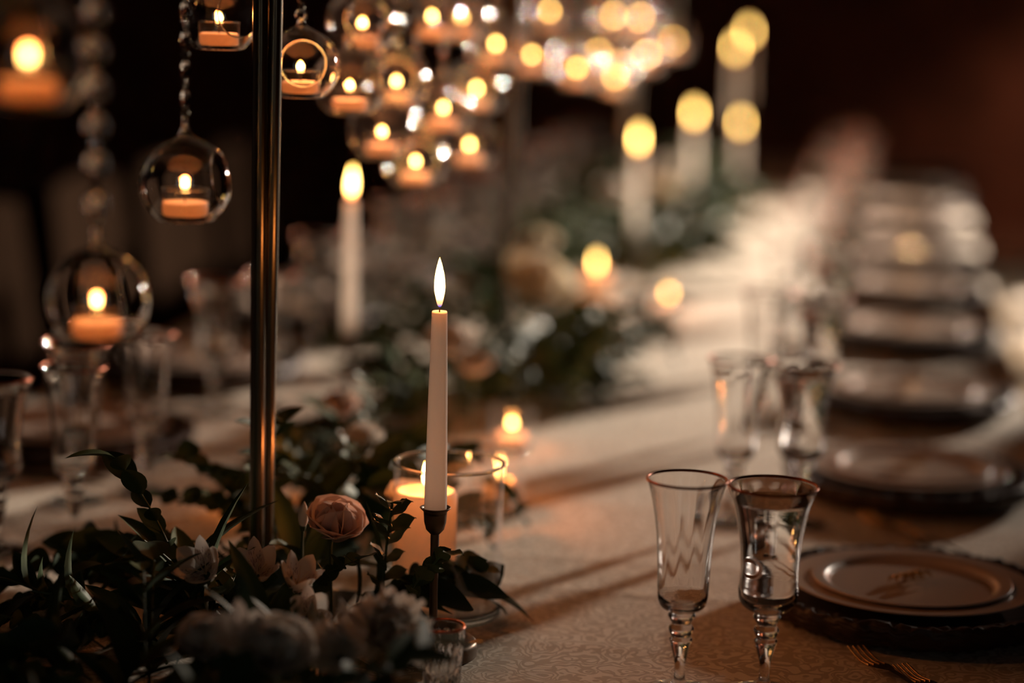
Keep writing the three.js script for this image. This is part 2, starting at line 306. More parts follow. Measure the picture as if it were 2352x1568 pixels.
// ---------------------------------------------------------------- hanging globes, their chains and tealights
function makeGlobe(R, hole, thick) {                                          // hole: unit vector towards the opening; base of the group at the globe's centre
  const h = hole.clone().normalize(), q = new THREE.Quaternion().setFromUnitVectors(V(0, 1, 0), h), a0 = 0.62, flat = -0.8 * R;
  const shape = (r) => {
    const g = grid(56, 40, (u, v) => {
      const th = a0 + (Math.PI - a0) * v, p = V(Math.sin(th) * Math.cos(u * Math.PI * 2), Math.cos(th), -Math.sin(th) * Math.sin(u * Math.PI * 2)).applyQuaternion(q).multiplyScalar(r);
      if (p.y < flat) { p.x *= 1; p.y = flat - (flat - p.y) * 0.12; }
      const rad = Math.hypot(p.x, p.z); if (p.y > 0 && rad < 0.3 * r) p.y += 0.12 * r * Math.pow(1 - rad / (0.3 * r), 1.5);   // the neck the glass is drawn up into
      return [p.x, p.y, p.z];
    });
    return g;
  };
  const t = new THREE.Group();
  const flip = (g) => { const a = g.index.array; for (let i = 0; i < a.length; i += 3) [a[i], a[i + 1]] = [a[i + 1], a[i]]; g.computeVertexNormals(); return g; };
  const out = (g) => { const p = g.attributes.position, n = g.attributes.normal, k = 30 * 57 + 5; return p.getX(k) * n.getX(k) + p.getY(k) * n.getY(k) + p.getZ(k) * n.getZ(k) > 0; };
  let outer = shape(R), inner = shape(R * 0.958); if (!out(outer)) flip(outer); if (thick && out(inner)) flip(inner);
  const bowl = obj('bowl', outer, thick ? M.glass : M.thinGlass, t); obj('inner_bowl', inner, thick ? M.glass : M.thinGlass, t);
  obj('opening_rim', new THREE.TorusGeometry(Math.sin(a0) * R * 0.985, R * 0.022, 8, 48).applyQuaternion(new THREE.Quaternion().setFromUnitVectors(V(0, 0, 1), h)).translate(h.x * Math.cos(a0) * R * 0.985, h.y * Math.cos(a0) * R * 0.985, h.z * Math.cos(a0) * R * 0.985), M.glass, bowl);
  const neck = obj('neck', lathe(smooth([[0, R * 0.99], [R * 0.17, R * 1.0], [R * 0.12, R * 1.08], [R * 0.1, R * 1.16], [0, R * 1.18]], 14), 20), M.glass, t);
  obj('loop', new THREE.TorusGeometry(R * 0.12, R * 0.04, 8, 20).translate(0, R * 1.28, 0), M.glass, neck);
  return t;
}
const beadGeo = lathe(smooth([[0, -0.0095], [0.0028, -0.0085], [0.0046, -0.004], [0.005, 0], [0.0046, 0.004], [0.0028, 0.0085], [0, 0.0095]], 8), 8).toNonIndexed(); beadGeo.computeVertexNormals();
const linkGeo = new THREE.TorusGeometry(0.0034, 0.0007, 5, 12);
function beadChain(x, z, y0, y1, label, fine) {
  const t = thing('bead_chain', label, 'bead chain', [x, y0, z], 0, 'crystal chains carrying the globes');
  const n = Math.max(2, Math.round((y1 - y0) / 0.027)), step = (y1 - y0) / n;
  for (let k = 0; k < n; k++) {
    const l = obj('link', linkGeo, M.brass, t); l.position.y = (k + 0.14) * step; l.rotation.y = k % 2 ? 1.4 : 0.2;
    const b = obj('bead', beadGeo, M.crystal, t); b.position.y = (k + 0.62) * step; b.rotation.y = k * 0.7;
  }
  return t;
}
const globeLabel = 'clear glass globe hanging from a crystal bead chain with a tealight inside';
const globes = [   // x, y, z, diameter, yaw of the opening
  [-0.66, 1.252, -1.97, 0.089, 2.2], [-0.73, 1.4, -2.293, 0.088, 0.9], [-0.651, 1.348, -2.339, 0.086, 0.35], [-0.661, 1.173, -1.74, 0.089, 2.4], [-0.611, 1.39, -1.476, 0.089, 1.2],
  [-0.672, 1.388, -2.703, 0.09, 0.4], [-0.651, 1.317, -2.56, 0.088, 1.9], [-0.671, 1.306, -2.894, 0.09, 0.2], [-0.65, 1.392, -3.016, 0.09, 2.8], [-0.639, 1.388, -3.172, 0.09, 0.6],
  [-0.636, 1.263, -3.04, 0.088, 5.6], [-0.637, 1.278, -3.29, 0.09, 0.1], [-0.626, 1.2, -3.19, 0.088, 1.1], [-0.665, 1.245, -2.79, 0.088, 4.1], [-0.651, 1.195, -2.933, 0.088, 0.3],
  [-0.629, 1.343, -3.4, 0.09, 0.7], [-0.618, 1.317, -3.68, 0.09, 5.1], [-0.57, 1.288, -3.887, 0.09, 0.3], [-0.656, 1.383, -4.095, 0.09, 1.4],
  [-0.628, 1.364, -4.817, 0.09, 0.2], [-0.595, 1.357, -5.027, 0.09, 2.1], [-0.621, 1.255, -4.903, 0.09, 0.5], [-0.587, 1.27, -5.117, 0.09, 5.5], [-0.637, 1.29, -4.65, 0.09, 0.9], [-0.58, 1.245, -4.5, 0.09, 0.1], [-0.544, 1.298, -5.3, 0.09, 1.6],
];
const globeOwn = ['clear glass globe hanging before the twin gold rods, its crystal chain in view', 'clear glass globe hung high beside the twin gold rods', 'clear glass globe with its round opening facing out, close behind the gold rods', 'lowest-hanging clear glass globe, over the goblets on the dim side', 'clear glass globe at the frame end beside the loose crystal strand'];
const teaOwn = ['lit tealight in the globe hanging before the twin gold rods', 'lit tealight in the globe hung high beside the gold rods', 'lit tealight in the globe close behind the gold rods', 'lit tealight in the lowest-hanging globe', 'lit tealight in the globe beside the loose crystal strand'];
let globeCount = 0;
const globeProtos = new Map();
for (const [x, y, z, d, yaw] of globes) {
  const thick = z > -2.4, key = d + (thick ? 't' : ''); if (!globeProtos.has(key)) globeProtos.set(key, makeGlobe(d / 2, V(0, 0.12, 1), thick));
  const g = globeProtos.get(key).clone(); g.name = numbered('glass_globe'); g.position.set(x, y, z); g.rotation.y = yaw; scene.add(g);
  tag(g, globeOwn[globeCount] ?? globeLabel, 'candle globe', 'glass globes hanging over the table');
  tealight(x, y - 0.4 * d + 0.004, z, teaOwn[globeCount++] ?? 'lit tealight in a clear cup inside a hanging glass globe', 'tealights in the hanging globes', d / 0.09);
  beadChain(x, z, y + 0.69 * d, RAIL_Y - 0.002, 'thin chain of crystal beads and brass links above a globe');
}

// a loose strand of large crystals hanging from the frame
{
  const t = thing('crystal_strand', 'loose strand of large cut crystals with a drop at its end', 'crystal strand', [-0.6, 1.275, -1.58]);
  const big = new THREE.IcosahedronGeometry(0.0095, 1), n = 18;
  for (let k = 0; k < n; k++) { const b = obj('crystal', big, M.crystal, t); b.position.y = 0.03 + k * 0.0285; b.rotation.set(k * 0.8, k * 1.3, 0); const l = obj('link', linkGeo, M.brass, t); l.position.y = 0.0445 + k * 0.0285; }
  obj('drop', lathe(smooth([[0, -0.014], [0.007, -0.008], [0.009, 0], [0.004, 0.01], [0, 0.016]], 8), 8), M.crystal, t);
}

// ---------------------------------------------------------------- goblets
// closed outer and inner profile: foot, knopped stem, flared bowl with optic panels
function gobletParts(outer, inner, panels, rimR, rimY, waterY) {
  const pts = [...smooth(outer, 90), ...smooth(inner, 50)], seg = 72;
  const g = lathe(pts, seg), p = g.attributes.position;
  for (let i = 0; i < p.count; i++) { const y = p.getY(i), a = Math.atan2(p.getZ(i), p.getX(i)); if (i % pts.length < 91 && y > 0.1 && y < rimY - 0.004) { const k = 1 + 0.009 * (0.5 + 0.5 * Math.cos(a * panels)) * Math.min(1, (y - 0.1) / 0.02) * Math.min(1, (rimY - 0.004 - y) / 0.01); p.setX(i, p.getX(i) * k); p.setZ(i, p.getZ(i) * k); } }
  g.computeVertexNormals();
  const rim = torus(rimR, 0.0015, rimY, 64, 8);
  let water = null;
  if (waterY) {
    const ins = smooth(inner, 50).filter(([, y]) => y <= waterY).reverse(), side = ins.map(([r, y]) => [Math.max(0, r - 0.0006), y + 0.0004]);
    const last = side[side.length - 1];
    water = lathe([...side, [last[0], waterY], [0, waterY]], 64);
  }
  return { g, rim, water };
}
const stemA = [[0, 0], [0.02, 0], [0.0345, 0.0012], [0.0345, 0.0028], [0.02, 0.0052], [0.008, 0.0105], [0.0052, 0.02], [0.0056, 0.032], [0.009, 0.046], [0.0108, 0.0525], [0.0116, 0.0555], [0.0096, 0.0585], [0.0118, 0.0625], [0.0128, 0.067], [0.0098, 0.0715], [0.0118, 0.0755], [0.0138, 0.08], [0.0124, 0.0845]];
const flute = gobletParts([...stemA, [0.021, 0.0885], [0.0246, 0.097], [0.0254, 0.11], [0.0262, 0.135], [0.0284, 0.165], [0.0332, 0.195], [0.0388, 0.2155], [0.0396, 0.2175]], [[0.0388, 0.2178], [0.0323, 0.1965], [0.0271, 0.166], [0.0247, 0.136], [0.0236, 0.11], [0.0222, 0.099], [0.015, 0.0925], [0, 0.0905]], 12, 0.0393, 0.2178, 0);
const water = gobletParts([...stemA, [0.0215, 0.0885], [0.0282, 0.096], [0.0298, 0.107], [0.029, 0.118], [0.0287, 0.135], [0.031, 0.16], [0.0365, 0.19], [0.0425, 0.208], [0.0438, 0.2125]], [[0.043, 0.2128], [0.0355, 0.1905], [0.0297, 0.161], [0.0272, 0.136], [0.0274, 0.118], [0.0276, 0.107], [0.0252, 0.0985], [0.017, 0.0935], [0, 0.0915]], 12, 0.0434, 0.2128, 0.198);
function goblet(def, label, name, at, turn) {
  const t = thing(name, label, 'glass', at, turn, name === 'champagne_glass' ? 'slim flared glasses along the table' : 'water goblets along the table');
  const body = obj('glass_body', def.g, M.glass, t); obj('rim_band', def.rim, M.copper, body).userData.label = 'thin copper red rim band';
  if (def.water) obj('water', def.water, M.water, t).userData.label = 'clear water in the bowl';
  return t;
}
let fluteProto, waterProto;
const fluteLabel = 'slim flared empty glass with knobbed stem and copper rim', waterLabel = 'wide flared copper-rimmed goblet full of water';
const pairs = [];
for (const z of [-2.085, -2.78, -3.4, -3.98, -4.6, -5.21, -5.81, -6.41, -7.02, -7.62]) pairs.push([-0.183, z + 0.005, -0.1, z - 0.012]);
for (const z of [-2.4, -2.66, -3.25, -3.86, -4.48, -5.1, -5.71, -6.31, -6.91]) pairs.push([-0.965, z - 0.06, -1.035, z + 0.01]);
for (const [xa, za, xb, zb] of pairs) {
  const ya = TOP + 0.0036, side = xa > -0.6 ? ' on the brightly lit side' : ' on the dim side';
  if (!fluteProto) { fluteProto = goblet(flute, fluteLabel + side, 'champagne_glass', [xa, ya, za], 0.1); waterProto = goblet(water, waterLabel + side, 'water_goblet', [xb, ya, zb], 0.2); }
  else { dup(fluteProto, [xa, ya, za], rr(0, 3), fluteLabel + side); dup(waterProto, [xb, ya, zb], rr(0, 3), waterLabel + side); }
}

// ---------------------------------------------------------------- place settings
const chargerGeo = (() => { const g = lathe(smooth([[0, 0], [0.12, 0], [0.15, 0.002], [0.163, 0.008], [0.17, 0.016], [0.173, 0.026], [0.17, 0.032], [0.158, 0.031], [0.146, 0.027], [0.138, 0.021], [0.13, 0.0195], [0, 0.0195]], 70), 180), p = g.attributes.position; for (let i = 0; i < p.count; i++) { const r = Math.hypot(p.getX(i), p.getZ(i)), c = p.getX(i) / Math.max(r, 1e-6), d = p.getZ(i) / Math.max(r, 1e-6); if (r > 0.138) { const w = Math.min(1, (r - 0.138) / 0.02), k = 1 + w * (0.05 * fbm(c * 9, d * 9, 1) + 0.02 * noise.noise(c * 34, d * 34, p.getY(i) * 300)); p.setX(i, p.getX(i) * k); p.setZ(i, p.getZ(i) * k); p.setY(i, Math.max(0.001, p.getY(i) + w * 0.005 * noise.noise(c * 26, d * 26, r * 90))); } } g.computeVertexNormals(); return g; })();
const plateGeo = (R, h) => lathe(smooth([[0, 0.001], [R * 0.56, 0.001], [R * 0.58, 0], [R * 0.62, 0.002], [R * 0.74, h * 0.62], [R * 0.97, h * 0.97], [R, h], [R * 0.985, h + 0.0018], [R * 0.78, h * 0.78 + 0.003], [R * 0.72, h * 0.62 + 0.003], [R * 0.62, 0.0055], [R * 0.5, 0.0048], [0, 0.0048]], 70), 80);
const flatPlate = (R, h) => lathe(smooth([[0, 0.001], [R * 0.7, 0.001], [R * 0.72, 0], [R * 0.76, 0.0015], [R * 0.88, h * 0.7], [R * 0.985, h * 0.98], [R, h], [R * 0.985, h + 0.0018], [R * 0.88, h * 0.7 + 0.003], [R * 0.82, 0.0058], [R * 0.72, 0.0048], [0, 0.0045]], 70), 80);
const dinnerGeo = plateGeo(0.136, 0.016), saladGeo = flatPlate(0.112, 0.0105);
const forkGeo = (() => {
  const parts = [], c = (s) => 0.006 + 0.011 * Math.pow(Math.sin(Math.PI * Math.min(1, Math.max(0, s))), 2) * 0.6;
  parts.push(grid(6, 18, (u, v) => { const w = 0.0035 + 0.004 * Math.pow(Math.max(0, v - 0.75) * 4, 1.5) * 0 + (v < 0.35 ? 0.0035 * (1 - v / 0.35) : 0); return [(u - 0.5) * 2 * w, 0.004 + 0.008 * Math.sin(v * 2.2), -0.02 + v * 0.13]; }));
  parts.push(grid(6, 8, (u, v) => { const w = 0.0035 + 0.0085 * Math.sin(v * Math.PI / 2); return [(u - 0.5) * 2 * w, 0.0105 - 0.005 * v, 0.11 + v * 0.035]; }));
  for (let k = 0; k < 4; k++) parts.push(tube([[(k - 1.5) * 0.0062, 0.0055, 0.144], [(k - 1.5) * 0.0062, 0.0035, 0.165], [(k - 1.5) * 0.006, 0.009, 0.197]], 0.0012, 6, 6));
  return parts;
})();
const knifeGeo = [grid(4, 14, (u, v) => { const w = v < 0.5 ? 0.0075 - 0.003 * v : 0.006 + 0.004 * Math.sin((v - 0.5) * 2 * Math.PI * 0.85); return [(u - 0.5) * 2 * w, 0.003 + 0.0015 * Math.cos((u - 0.5) * 3), v * 0.22]; }), grid(4, 14, (u, v) => { const w = v < 0.5 ? 0.0075 - 0.003 * v : 0.006 + 0.004 * Math.sin((v - 0.5) * 2 * Math.PI * 0.85); return [(u - 0.5) * 2 * w, 0.0015, v * 0.22]; })];
const leafFlat = (l, w) => grid(4, 6, (u, v) => { const s = u * 2 - 1, ww = w * Math.sin(Math.PI * Math.pow(v, 0.85)); return [s * ww, 0.004 * Math.abs(s) + 0.006 * Math.sin(v * 3), v * l]; });
const seats = [];
for (const z of [-2.422, -3.02, -3.62, -4.28, -4.9, -5.5, -6.1, -6.72, -7.32, -7.9]) seats.push([0.044, z, 1]);
for (const z of [-2.95, -3.54, -4.16, -4.78, -5.4, -6.0, -6.6, -7.2]) seats.push([-1.155, z, -1]);
let C0, P0, S0, N0, F0, F1, K0;
const setText = { charger: 'dark charger plate with a rough carved rim under blush plates', dinner: 'large glossy blush dinner plate lying on a dark charger', salad: 'smaller glossy blush plate stacked in a dinner plate', sprig: 'small gold leaf sprig lying on the blush plate' };
seats.forEach(([x, z, s], i) => {
  const y = TOP + 0.0042, turn = rr(0, 6), side = s > 0 ? ', brightly lit side' : ', dim side';
  if (!C0) {
    C0 = tag(obj('charger_plate', chargerGeo, M.charger), setText.charger + side, 'plate', 'charger plates along the table'); C0.position.set(x, y, z);
    P0 = tag(obj('dinner_plate', dinnerGeo, M.porcelain), setText.dinner + side, 'plate', 'dinner plates along the table'); P0.position.set(x, y + 0.0202, z);
    S0 = tag(obj('salad_plate', saladGeo, M.porcelain), setText.salad + side, 'plate', 'smaller plates along the table'); S0.position.set(x, y + 0.0287, z);
    N0 = thing('gold_sprig', setText.sprig + side, 'ornament', [x, y + 0.0343, z], 0.4, 'gold sprigs on the plates');
    obj('stem', tube([[-0.02, 0.001, 0.01], [0, 0.003, 0], [0.024, 0.001, -0.012]], 0.0009, 8, 5), M.goldware, N0);
    for (let k = 0; k < 7; k++) { const l = obj('leaf', leafFlat(0.016, 0.0045), M.goldware, N0); l.position.set(-0.018 + k * 0.006, 0.002, 0.008 - k * 0.003); l.rotation.set(-0.25, k % 2 ? 0.9 : 3.6, 0); }
  } else { dup(C0, [x, y, z], turn, setText.charger + side); dup(P0, [x, y + 0.0202, z], turn, setText.dinner + side); dup(S0, [x, y + 0.0287, z], turn, setText.salad + side); dup(N0, [x, y + 0.0343, z], turn, setText.sprig + side); }
  if (z > -5) {
    const a = s > 0 ? -Math.PI / 2 : Math.PI / 2, zz = (d) => z + s * d;
    const fl = ['long gold dinner fork lying nearest the charger', 'shorter gold fork lying outside the dinner fork', 'gold table knife lying beside the charger'];
    if (!F0) {
      F0 = tag(obj('dinner_fork', forkGeo, M.goldware), fl[0], 'fork', 'dinner forks along the table'); F1 = tag(obj('salad_fork', forkGeo, M.goldware), fl[1], 'fork', 'short forks along the table'); K0 = tag(obj('table_knife', knifeGeo, M.goldware), fl[2], 'knife', 'knives along the table');
      F1.scale.setScalar(0.9);
      F0.position.set(x + 0.03, TOP + 0.003, z + 0.345); F0.rotation.y = Math.PI + 0.455; F1.position.set(x + 0.078, TOP + 0.003, z + 0.37); F1.rotation.y = Math.PI + 0.52; K0.position.set(x + 0.1, TOP + 0.003, z - 0.19); K0.rotation.y = a;
    } else { const b = s > 0 ? Math.PI : 0; dup(F0, [x + s * 0.03, TOP + 0.003, zz(0.345)], b + 0.455 + rr(-0.05, 0.05)); dup(F1, [x + s * 0.078, TOP + 0.003, zz(0.37)], b + 0.52 + rr(-0.05, 0.05)); dup(K0, [x + s * 0.1, TOP + 0.003, zz(-0.19)], a); }
  }
});

// ---------------------------------------------------------------- foliage
const leafTone = (r, g, b, rough = 0.58) => phys({ color: rgb(r, g, b), roughness: rough, specularIntensity: 0.45, transmission: 0, thickness: 0 });
const leafMats = [leafTone(0.035, 0.06, 0.02), leafTone(0.05, 0.08, 0.028), leafTone(0.028, 0.05, 0.024), leafTone(0.075, 0.09, 0.03)];
for (const m of leafMats) { m.transmission = 0; }
const leafGeo = (l, w, fold, curl, sharp, wave = 0) => grid(4, 7, (u, v) => { const s = u * 2 - 1, ww = w * Math.pow(Math.sin(Math.PI * Math.pow(v, sharp)), 0.8) * (v > 0.995 ? 0 : 1); return [s * ww, fold * Math.abs(s) * ww + curl * v * v * l + wave * Math.sin(v * 9 + s) * 0.002, v * l]; });
const kinds = {
  ruscus: { leaf: [leafGeo(0.055, 0.014, 0.35, -0.25, 0.8), leafGeo(0.048, 0.012, 0.3, -0.1, 0.8)], n: 11, len: 0.21, r: 0.0014 },
  pitto: { leaf: [leafGeo(0.038, 0.013, 0.25, 0.1, 1.15, 1), leafGeo(0.032, 0.012, 0.3, -0.15, 1.1, 1)], n: 14, len: 0.17, r: 0.0016 },
  eucalyptus: { leaf: [leafGeo(0.034, 0.0165, 0.15, 0.1, 1.0), leafGeo(0.028, 0.0145, 0.2, -0.1, 1.0)], n: 12, len: 0.2, r: 0.0012 },
  salal: { leaf: [leafGeo(0.085, 0.024, 0.3, -0.3, 0.75), leafGeo(0.075, 0.022, 0.35, 0.15, 0.8)], n: 7, len: 0.14, r: 0.002 },
  lance: { leaf: [leafGeo(0.13, 0.017, 0.45, -0.35, 0.7), leafGeo(0.11, 0.015, 0.5, -0.2, 0.75)], n: 6, len: 0.13, r: 0.002 },
};
const kindText = {
  ruscus: ['ruscus_sprig', 'dark green sprig of pointed glossy leaves in the runner', 'sprigs of pointed leaves'], pitto: ['pittosporum_sprig', 'bushy green sprig of small wavy leaves in the runner', 'bushy sprigs in the runner'],
  salal: ['salal_spray', 'spray of broad pointed dark leaves in the runner', 'sprays of broad leaves'],
  eucalyptus: ['eucalyptus_sprig', 'green sprig of small rounded leaves in the runner', 'sprigs of rounded leaves'], lance: ['lance_leaf_spray', 'spray of long narrow dark leaves in the runner', 'sprays of long leaves'],
};
const sprigProtos = {};
for (const [k, d] of Object.entries(kinds)) {
  sprigProtos[k] = [0, 1, 2].map((variant) => {
    const t = new THREE.Group(), bend = [0.5, 0.9, 0.25][variant], L0 = d.len * [1, 0.9, 1.12][variant];
    const at = (s) => V(0, L0 * s * (1 - 0.35 * bend * s), L0 * s * s * bend * 0.8);
    obj('stem', tube([at(0), at(0.33), at(0.66), at(1)], d.r, 9, 5), M.stem, t);
    for (let i = 0; i < d.n; i++) {
      const s = k === 'lance' ? 0.1 + 0.5 * i / d.n : 0.18 + 0.82 * (i / (d.n - 1)), l = obj('leaf', d.leaf[i % 2], leafMats[(i + variant) % 3 === 0 ? 1 : k === 'pitto' ? 3 : (i + variant) % 2 ? 0 : 2], t);
      l.position.copy(at(s)); l.rotation.order = 'YXZ';
      const side = i === d.n - 1 ? 0 : i % 2 ? 1 : -1; l.rotation.set(-0.5 - 0.5 * ((i * 37) % 10) / 10, side * (0.9 + 0.5 * ((i * 53) % 10) / 10) + (k === 'lance' ? i * 1.05 : 0.1 * variant), side * 0.3); l.scale.setScalar(0.8 + 0.4 * ((i * 29 + variant * 13) % 10) / 10);
    }
    return t;
  });
}
function sprig(kind, x, y, z, yaw, lean, s = 1) {
  const [name, label, group] = kindText[kind], t = pick(sprigProtos[kind]).clone();
  t.name = numbered(name); t.position.set(x, y, z); t.rotation.order = 'YXZ'; t.rotation.set(lean, yaw, 0); t.scale.setScalar(s); scene.add(t);
  t.updateMatrixWorld(true); const low = new THREE.Box3().setFromObject(t, true).min.y; if (low < TOP + 0.0035) t.position.y += TOP + 0.0035 - low;   // leaves lie on the cloth, not in it
  return tag(t, label, 'foliage', group);
}
const clearOf = [[-0.615, -4.58, 0.09], [-0.59, -4.4, 0.09], [-0.57, -4.22, 0.07], [-0.44, -4.54, 0.1], [-0.43, -4.4, 0.09], [-0.54, -3.13, 0.18], [-0.53, -3.03, 0.11], [-0.515, -2.93, 0.09], [-0.447, -2.14, 0.055], [-0.463, -2.285, 0.068], [-0.412, -2.02, 0.035]];
const inSight = [[-0.615, -4.58, 1.0, 0.1], [-0.455, -4.54, 0.6, 0.11], [-0.545, -3.13, 0.75, 0.11], [-0.447, -2.14, 0.3, 0.07]];   // kept low or open before a burning candle, as the florist left it
const blocked = (x, z) => clearOf.some(([a, b, r]) => Math.hypot(x - a, z - b) < r);
const keptLow = (x, z) => inSight.some(([a, b, l, r]) => { const n = Math.hypot(a, b), ux = -a / n, uz = -b / n, t = Math.min(l, Math.max(0, (x - a) * ux + (z - b) * uz)); return Math.hypot(x - a - ux * t, z - b - uz * t) < r; });
// dense drift round the foot of the nearest rods, thinner drift down the table
for (let i = 0; i < 96; i++) {
  const z = rr(-2.3, -1.62), x = -0.65 + rr(-0.2, 0.19) - (z + 2) * 0.02; if (blocked(x, z)) continue;
  const out = Math.atan2(x + 0.65 + rr(-0.06, 0.06), rr(-0.12, 0.12)); if (keptLow(x, z) || keptLow(x + Math.sin(out) * 0.08, z + Math.cos(out) * 0.08)) continue;
  sprig(pick(['ruscus', 'salal', 'salal', 'pitto', 'eucalyptus', 'lance']), x, TOP + 0.004, z, out, x < -0.71 ? rr(0.9, 1.3) : rr(0.25, 1.0), x < -0.71 ? rr(0.6, 0.8) : rr(0.65, 0.95));
}
for (let i = 0; i < 210; i++) {
  const z = -2.4 - 4.0 * Math.pow(rnd(), 0.95), x = -0.635 + rr(-0.11, 0.11) + (z > -3.3 ? 0 : 0.015); if (blocked(x, z)) continue;
  const out = Math.atan2(x + 0.63 + rr(-0.05, 0.05), rr(-0.1, 0.1)), low = keptLow(x, z);
  sprig(pick(['ruscus', 'pitto', 'pitto', 'eucalyptus', 'salal']), x, TOP + 0.004, z, out, low ? rr(0.85, 1.15) : rr(0, 0.75), low ? rr(0.5, 0.65) : z > -3.4 ? rr(0.75, 1.0) : rr(0.9, 1.3));
}
for (let i = 0; i < 50; i++) {
  const z = rr(-4.4, -3.25), x = rr(-0.62, -0.49) + (z + 3.3) * -0.02; if (blocked(x, z)) continue;
  const low = keptLow(x, z);
  sprig(pick(['ruscus', 'pitto', 'eucalyptus']), x, TOP + 0.004, z, rr(0.2, 2.4), low ? rr(0.85, 1.15) : rr(0.1, 0.8), low ? rr(0.5, 0.65) : rr(0.8, 1.05));
}
for (let i = 0; i < 34; i++) {
  const z = rr(-3.0, -2.32), x = rr(-0.72, -0.53); if (blocked(x, z) || keptLow(x, z) || keptLow(x + 0.06, z)) continue;
  sprig(pick(['salal', 'ruscus', 'pitto']), x, TOP + 0.004, z, rr(-1.2, 1.2), rr(0, 0.6), rr(0.75, 1.0));
}
// single sprigs that stand out against the cylinder and the rods
sprig('pitto', -0.515, TOP + 0.004, -2.19, 0.4, 0.15, 0.95); sprig('pitto', -0.5, TOP + 0.004, -2.12, 1.2, 0.35, 0.8); sprig('ruscus', -0.70, TOP + 0.02, -2.12, -1.2, 0.2, 0.9);
sprig('eucalyptus', -0.47, TOP + 0.004, -2.06, 1.2, 0.6, 0.55); sprig('lance', -0.69, TOP + 0.03, -2.1, -1.0, 0.1, 0.9); sprig('lance', -0.6, TOP + 0.01, -1.98, 1.0, 0.4, 0.9);

scene.getObjectByName('pittosporum_sprig_028').scale.setScalar(0.5);   // cut short before the votive cup

// ---------------------------------------------------------------- flowers
const petalMat = (r, g, b) => phys({ color: rgb(r, g, b), roughness: 0.75, transmission: 0.25, thickness: 0 });
const PM = { white: petalMat(0.72, 0.66, 0.58), cream: petalMat(0.75, 0.65, 0.48), blush: petalMat(0.78, 0.6, 0.5) };
for (const m of Object.values(PM)) m.roughness = 1;
const streakTex = (() => {
  const w = 128, h = 256, c = document.createElement('canvas'); c.width = w; c.height = h; const g = c.getContext('2d');
  g.fillStyle = '#e2d3c6'; g.fillRect(0, 0, w, h); g.strokeStyle = '#5a2c2a'; g.lineCap = 'round';
  for (let i = 0; i < 46; i++) { const x = 14 + rnd() * 100, y = 70 + rnd() * 150, l = 7 + rnd() * 14; g.lineWidth = 1.5 + rnd() * 1.8; g.beginPath(); g.moveTo(x, y); g.lineTo(x + (64 - x) * 0.08, y + l); g.stroke(); }
  const t = new THREE.CanvasTexture(c); t.colorSpace = THREE.SRGBColorSpace; return t;
})();
PM.streaked = phys({ color: 0xffffff, map: streakTex, roughness: 1, transmission: 0.2, thickness: 0 });
const petal = (l, w, cup, curl, tip = 0) => grid(6, 9, (u, v) => { const s = u * 2 - 1, ww = w * Math.pow(Math.sin(Math.PI * (0.06 + 0.9 * Math.pow(v, 0.75))), 0.7) * (v > 0.9 ? 1 - 0.75 * (v - 0.9) * 10 : 1); return [s * ww, cup * s * s * ww + curl * v * v * l + tip * Math.pow(v, 6) * l, v * l]; });
const alPetals = [petal(0.042, 0.0135, 0.35, 0.25, 0.05), petal(0.044, 0.009, 0.3, 0.1, 0.02)];
const rosePetals = [petal(0.036, 0.021, 0.9, 0.75, -0.1), petal(0.042, 0.026, 0.7, 0.55, -0.12), petal(0.044, 0.03, 0.5, 0.2, -0.05)];
const frill = (l, w) => grid(10, 6, (u, v) => { const s = u * 2 - 1, ww = w * (0.15 + 0.85 * Math.pow(v, 0.8)); return [s * ww, 0.35 * v * l + 0.12 * l * v * v * Math.sin(u * 19), v * l * (1 + 0.06 * Math.sin(u * 27))]; });
const frills = [frill(0.034, 0.016), frill(0.028, 0.015)];
function flowerStem(t, h) { obj('stem', tube([[0, 0, 0], [0.004, -h * 0.4, -0.003], [0.002, -h, 0]], 0.002, 8, 6), M.stem, t); }
const aim = (t, yaw, tilt) => { t.rotation.order = 'YXZ'; t.rotation.set(tilt, yaw, 0); };
function alstroProto() {
  const t = new THREE.Group();
  for (let k = 0; k < 6; k++) {
    const inner = k % 2, p = obj('petal', alPetals[inner], inner ? PM.streaked : PM.white, t); p.rotation.order = 'YXZ'; p.rotation.set(-0.75 - 0.1 * inner, k * Math.PI / 3 + 0.1, 0);
  }
  for (let k = 0; k < 5; k++) obj('stamen', tube([[0, 0.004, 0], [Math.cos(k * 1.3) * 0.004, 0.016, Math.sin(k * 1.3) * 0.004], [Math.cos(k * 1.3) * 0.011, 0.027, Math.sin(k * 1.3) * 0.011]], 0.0006, 6, 5), M.goldware === 0 ? M.stem : PM.cream, t);
  obj('calyx', lathe(smooth([[0, -0.012], [0.003, -0.01], [0.005, -0.002], [0.003, 0.004], [0, 0.005]], 8), 12), M.stem, t);
  return t;
}
function roseProto(mat) {
  const t = new THREE.Group();
  for (let k = 0; k < 17; k++) { const ring = k < 4 ? 0 : k < 10 ? 1 : 2, p = obj('petal', rosePetals[ring], mat, t); p.rotation.order = 'YXZ'; p.rotation.set([-1.35, -1.02, -0.55][ring] + 0.05 * (k % 3), k * 2.4, 0.08); p.scale.setScalar([0.75, 0.9, 1][ring]); p.position.y = 0.002 * (2 - ring); }
  obj('calyx', lathe(smooth([[0, -0.01], [0.006, -0.008], [0.009, 0], [0.006, 0.006], [0, 0.007]], 8), 12), M.stem, t);
  return t;
}
